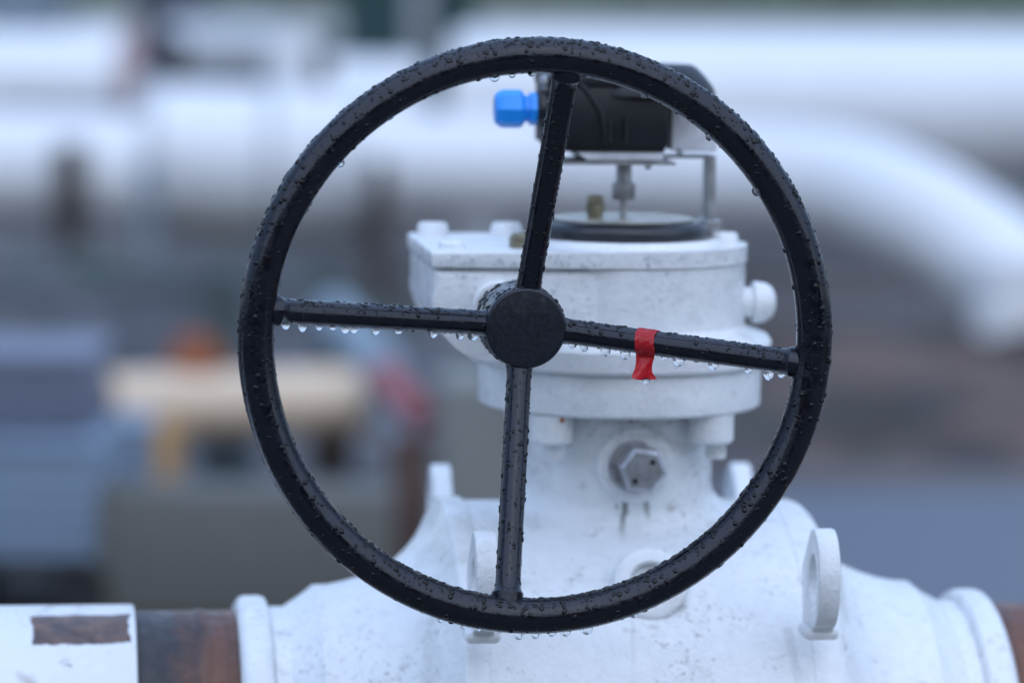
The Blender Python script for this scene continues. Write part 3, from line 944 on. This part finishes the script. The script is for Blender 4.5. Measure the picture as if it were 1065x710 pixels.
def crate(x0, x1, D, z0, z1, dep, mat, label):
    a, b = at(x0, 500, D), at(x1, 500, D)
    root = thing('crate', label, 'crate', ((a.x + b.x) / 2, a.y, z0))
    w, hh = (b.x - a.x) / 2, z1 - z0
    MB().box((-w, 0, 0), (w, dep, hh), .008, 2).build('shell', mat, root)
    for k in range(6):
        z = hh * (k + .5) / 6
        MB().box((-w * .98, -.008, z - hh * .03), (w * .98, -.0005, z + hh * .03), .002, 1).build('rib', mat, root)
    MB().box((-w - .01, -.012, hh + .001), (w + .01, dep + .01, hh + .02), .004, 1).build('lid', mat, root)


zA, zB, zC = at(50, 585, 7.0).z, at(50, 458, 7.0).z, at(50, 372, 7.2).z
crate(-220, 100, 7.0, zA, zB - .02, .45, M_bluegrey, 'blue grey ribbed crate at the left edge, standing on a dark pallet')
crate(-220, 92, 7.1, zB + .001, zC, .35, M_slate, 'slate blue ribbed crate stacked on the blue grey one')
crate(98, 152, 8.2, 0, at(120, 448, 8.2).z, .2, M_bluegrey, 'small blue grey crate behind the end of the concrete block')
crate(205, 262, 9.0, 0, at(230, 462, 9.0).z, .2, M_bluep, 'pale blue box beneath the cream pipe')
a, b = at(-220, 600, 7.0), at(98, 600, 7.0)
pal = thing('pallet', 'dark pallet under the blue grey crate', 'pallet', ((a.x + b.x) / 2, a.y, 0))
w = (b.x - a.x) / 2
MB().box((-w, .02, zA - .022), (w, .47, zA - .001), .002, 1).build('deck', M_blk, pal)
for k in (-1, 0, 1):
    MB().box((k * w * .9 - .05, .03, 0), (k * w * .9 + .05, .46, zA - .023), .002, 1).build('bearer', M_blk, pal)

p0, p1 = at(112, 422, 8.8), at(368, 416, 9.0)
cp = hpipe('cream_pipe', [p0, p1], .078, M_cream, 'cream coated length of pipe lying behind the concrete block', flanges=((p0, p1 - p0, .072, .03, M_brown), (p1, p1 - p0, .07, .02, M_ochre)))
q = at(167, 450, 8.75)
tag(MB().box((q.x - .04, q.y - .02, 0), (q.x + .04, q.y + .08, q.z + .02), .006, 1).build('timber_block', M_ochre), 'ochre timber block under the cream pipe', 'block')
q = at(345, 445, 9.0)
tag(MB().box((q.x - .05, q.y - .04, 0), (q.x + .05, q.y + .06, q.z + .005), .006, 1).build('timber_block', M_brown), 'dark brown timber block under the right end of the cream pipe', 'block')
q = at(203, 382, 8.9)
rc = thing('pipe_clamp', 'rusty orange brown clamp sitting on top of the cream pipe', 'clamp', (q.x, q.y, q.z - .04))
MB().lathe([(.062, 0), (.07, .01), (.07, .06), (.05, .075), (.045, .115), (0, .118)], 'Z', n=24, cap=False).build('cap', M_rust2, rc)
MB().box((-.075, -.03, -.004), (.075, .03, .0095), .003, 1).build('strap', M_rust2, rc)

tag(MB().tube([at(398, 388, 8.6), at(420, 414, 8.5), at(440, 438, 8.4)], .034, 16).build('red_pipe', M_red), 'short red pipe leaning behind the left spoke', 'pipe')
tag(MB().tube([at(345, 325, 9.2), at(390, 375, 9.0), at(440, 470, 8.8)], .055, 16).build('blue_pipe', M_bluep), 'pale blue pipe leaning beside the red one', 'pipe')
# grey upright slab behind the left of the neck
q0, q1 = at(455, 400, 8.0), at(540, 400, 8.0)
tag(MB().box((q0.x, q0.y, 0), (q1.x + .1, q0.y + .3, at(500, 395, 8.0).z), .01, 1).build('concrete_block', bgw('grey_concrete', (.21, .22, .21), .8)), 'grey concrete block behind the lower spoke of the handwheel', 'block')

# repeats share a group
for kind, phrase in (('white_pipe', 'white pipes across the yard'), ('support_post', 'steel posts under the pipes'), ('cabinet', 'cabinets beyond the pipes'), ('crate', 'crates behind the pipe at the left'), ('bollard', 'short bollards in front of the pipes'), ('timber_block', 'blocks under the cream pipe'), ('concrete_block', 'concrete blocks on the ground')):
    for o in COL.objects:
        if o.parent is None and o.name.split('.')[0] == kind: o['group'] = phrase

# ------------------------------------------------------------------ light, sky, camera
SUN_EL, SUN_AZ = math.radians(42), math.radians(165)     # azimuth measured clockwise from +Y
wd = bpy.data.worlds.new('World'); S.world = wd; wd.use_nodes = True
nt = wd.node_tree; bgn = nt.nodes['Background']
sky = nt.nodes.new('ShaderNodeTexSky'); sky.sky_type = 'NISHITA'; sky.sun_disc = False
sky.sun_elevation = SUN_EL; sky.sun_rotation = SUN_AZ
sky.air_density = 1.0; sky.dust_density = 1.0; sky.ozone_density = 1.0
hs = nt.nodes.new('ShaderNodeHueSaturation'); hs.inputs['Saturation'].default_value = .9
nt.links.new(sky.outputs[0], hs.inputs['Color']); 
# cloud deck: overcast sky three times brighter overhead than at the horizon, over the clear sky
tc = nt.nodes.new('ShaderNodeTexCoord'); sp = nt.nodes.new('ShaderNodeSeparateXYZ'); nt.links.new(tc.outputs['Generated'], sp.inputs[0])
mr = nt.nodes.new('ShaderNodeMapRange'); nt.links.new(sp.outputs[2], mr.inputs['Value'])
mr.inputs['To Min'].default_value = 1 / 3; mr.inputs['To Max'].default_value = 1.0
cn = nt.nodes.new('ShaderNodeTexNoise'); cn.inputs['Scale'].default_value = 2.2; cn.inputs['Detail'].default_value = 5; nt.links.new(tc.outputs['Generated'], cn.inputs['Vector'])
cr = nt.nodes.new('ShaderNodeMapRange'); nt.links.new(cn.outputs['Fac'], cr.inputs['Value'])
cr.inputs['From Min'].default_value = .3; cr.inputs['From Max'].default_value = .7; cr.inputs['To Min'].default_value = .8; cr.inputs['To Max'].default_value = 1.2
mm = nt.nodes.new('ShaderNodeMath'); mm.operation = 'MULTIPLY'; nt.links.new(mr.outputs[0], mm.inputs[0]); nt.links.new(cr.outputs[0], mm.inputs[1])
vm = nt.nodes.new('ShaderNodeVectorMath'); vm.operation = 'SCALE'; vm.inputs[0].default_value = (2.85, 4.15, 6.75); nt.links.new(mm.outputs[0], vm.inputs['Scale'])
mx = nt.nodes.new('ShaderNodeMix'); mx.data_type = 'RGBA'; mx.inputs[0].default_value = .75
nt.links.new(hs.outputs[0], mx.inputs[6]); nt.links.new(vm.outputs[0], mx.inputs[7])
nt.links.new(mx.outputs[2], bgn.inputs['Color'])
bgn.inputs['Strength'].default_value = .13
sl = bpy.data.lights.new('sun', 'SUN'); sl.energy = .66; sl.angle = math.radians(125); sl.color = (1, .99, .975)
so = bpy.data.objects.new('sun', sl); COL.objects.link(so)
dirv = Vector((math.sin(SUN_AZ) * math.cos(SUN_EL), math.cos(SUN_AZ) * math.cos(SUN_EL), math.sin(SUN_EL)))
so.rotation_euler = dirv.to_track_quat('Z', 'Y').to_euler(); so.location = (0, 0, 20)

cd = bpy.data.cameras.new('camera'); co = bpy.data.objects.new('camera', cd); COL.objects.link(co)
cd.sensor_width = 36; cd.sensor_fit = 'HORIZONTAL'; cd.lens = FPX / 1065 * 36
cd.clip_start = .05; cd.clip_end = 1000
M = Matrix((RT, UP, -FWD)).transposed().to_4x4(); M.translation = CAM
co.matrix_world = M
cd.dof.use_dof = True; cd.dof.focus_distance = 2.60; cd.dof.aperture_fstop = 3.2
S.camera = co
vs_ = S.view_settings
vs_.view_transform = 'Standard'; vs_.look = 'None'; vs_.gamma = 1; vs_.use_curve_mapping = False; vs_.exposure = 1.08
S.render.engine = 'CYCLES'
S.cycles.use_denoising = True
S.cycles.max_bounces = 10; S.cycles.transmission_bounces = 8; S.cycles.glossy_bounces = 4; S.cycles.diffuse_bounces = 4
S.cycles.caustics_refractive = False; S.cycles.caustics_reflective = False
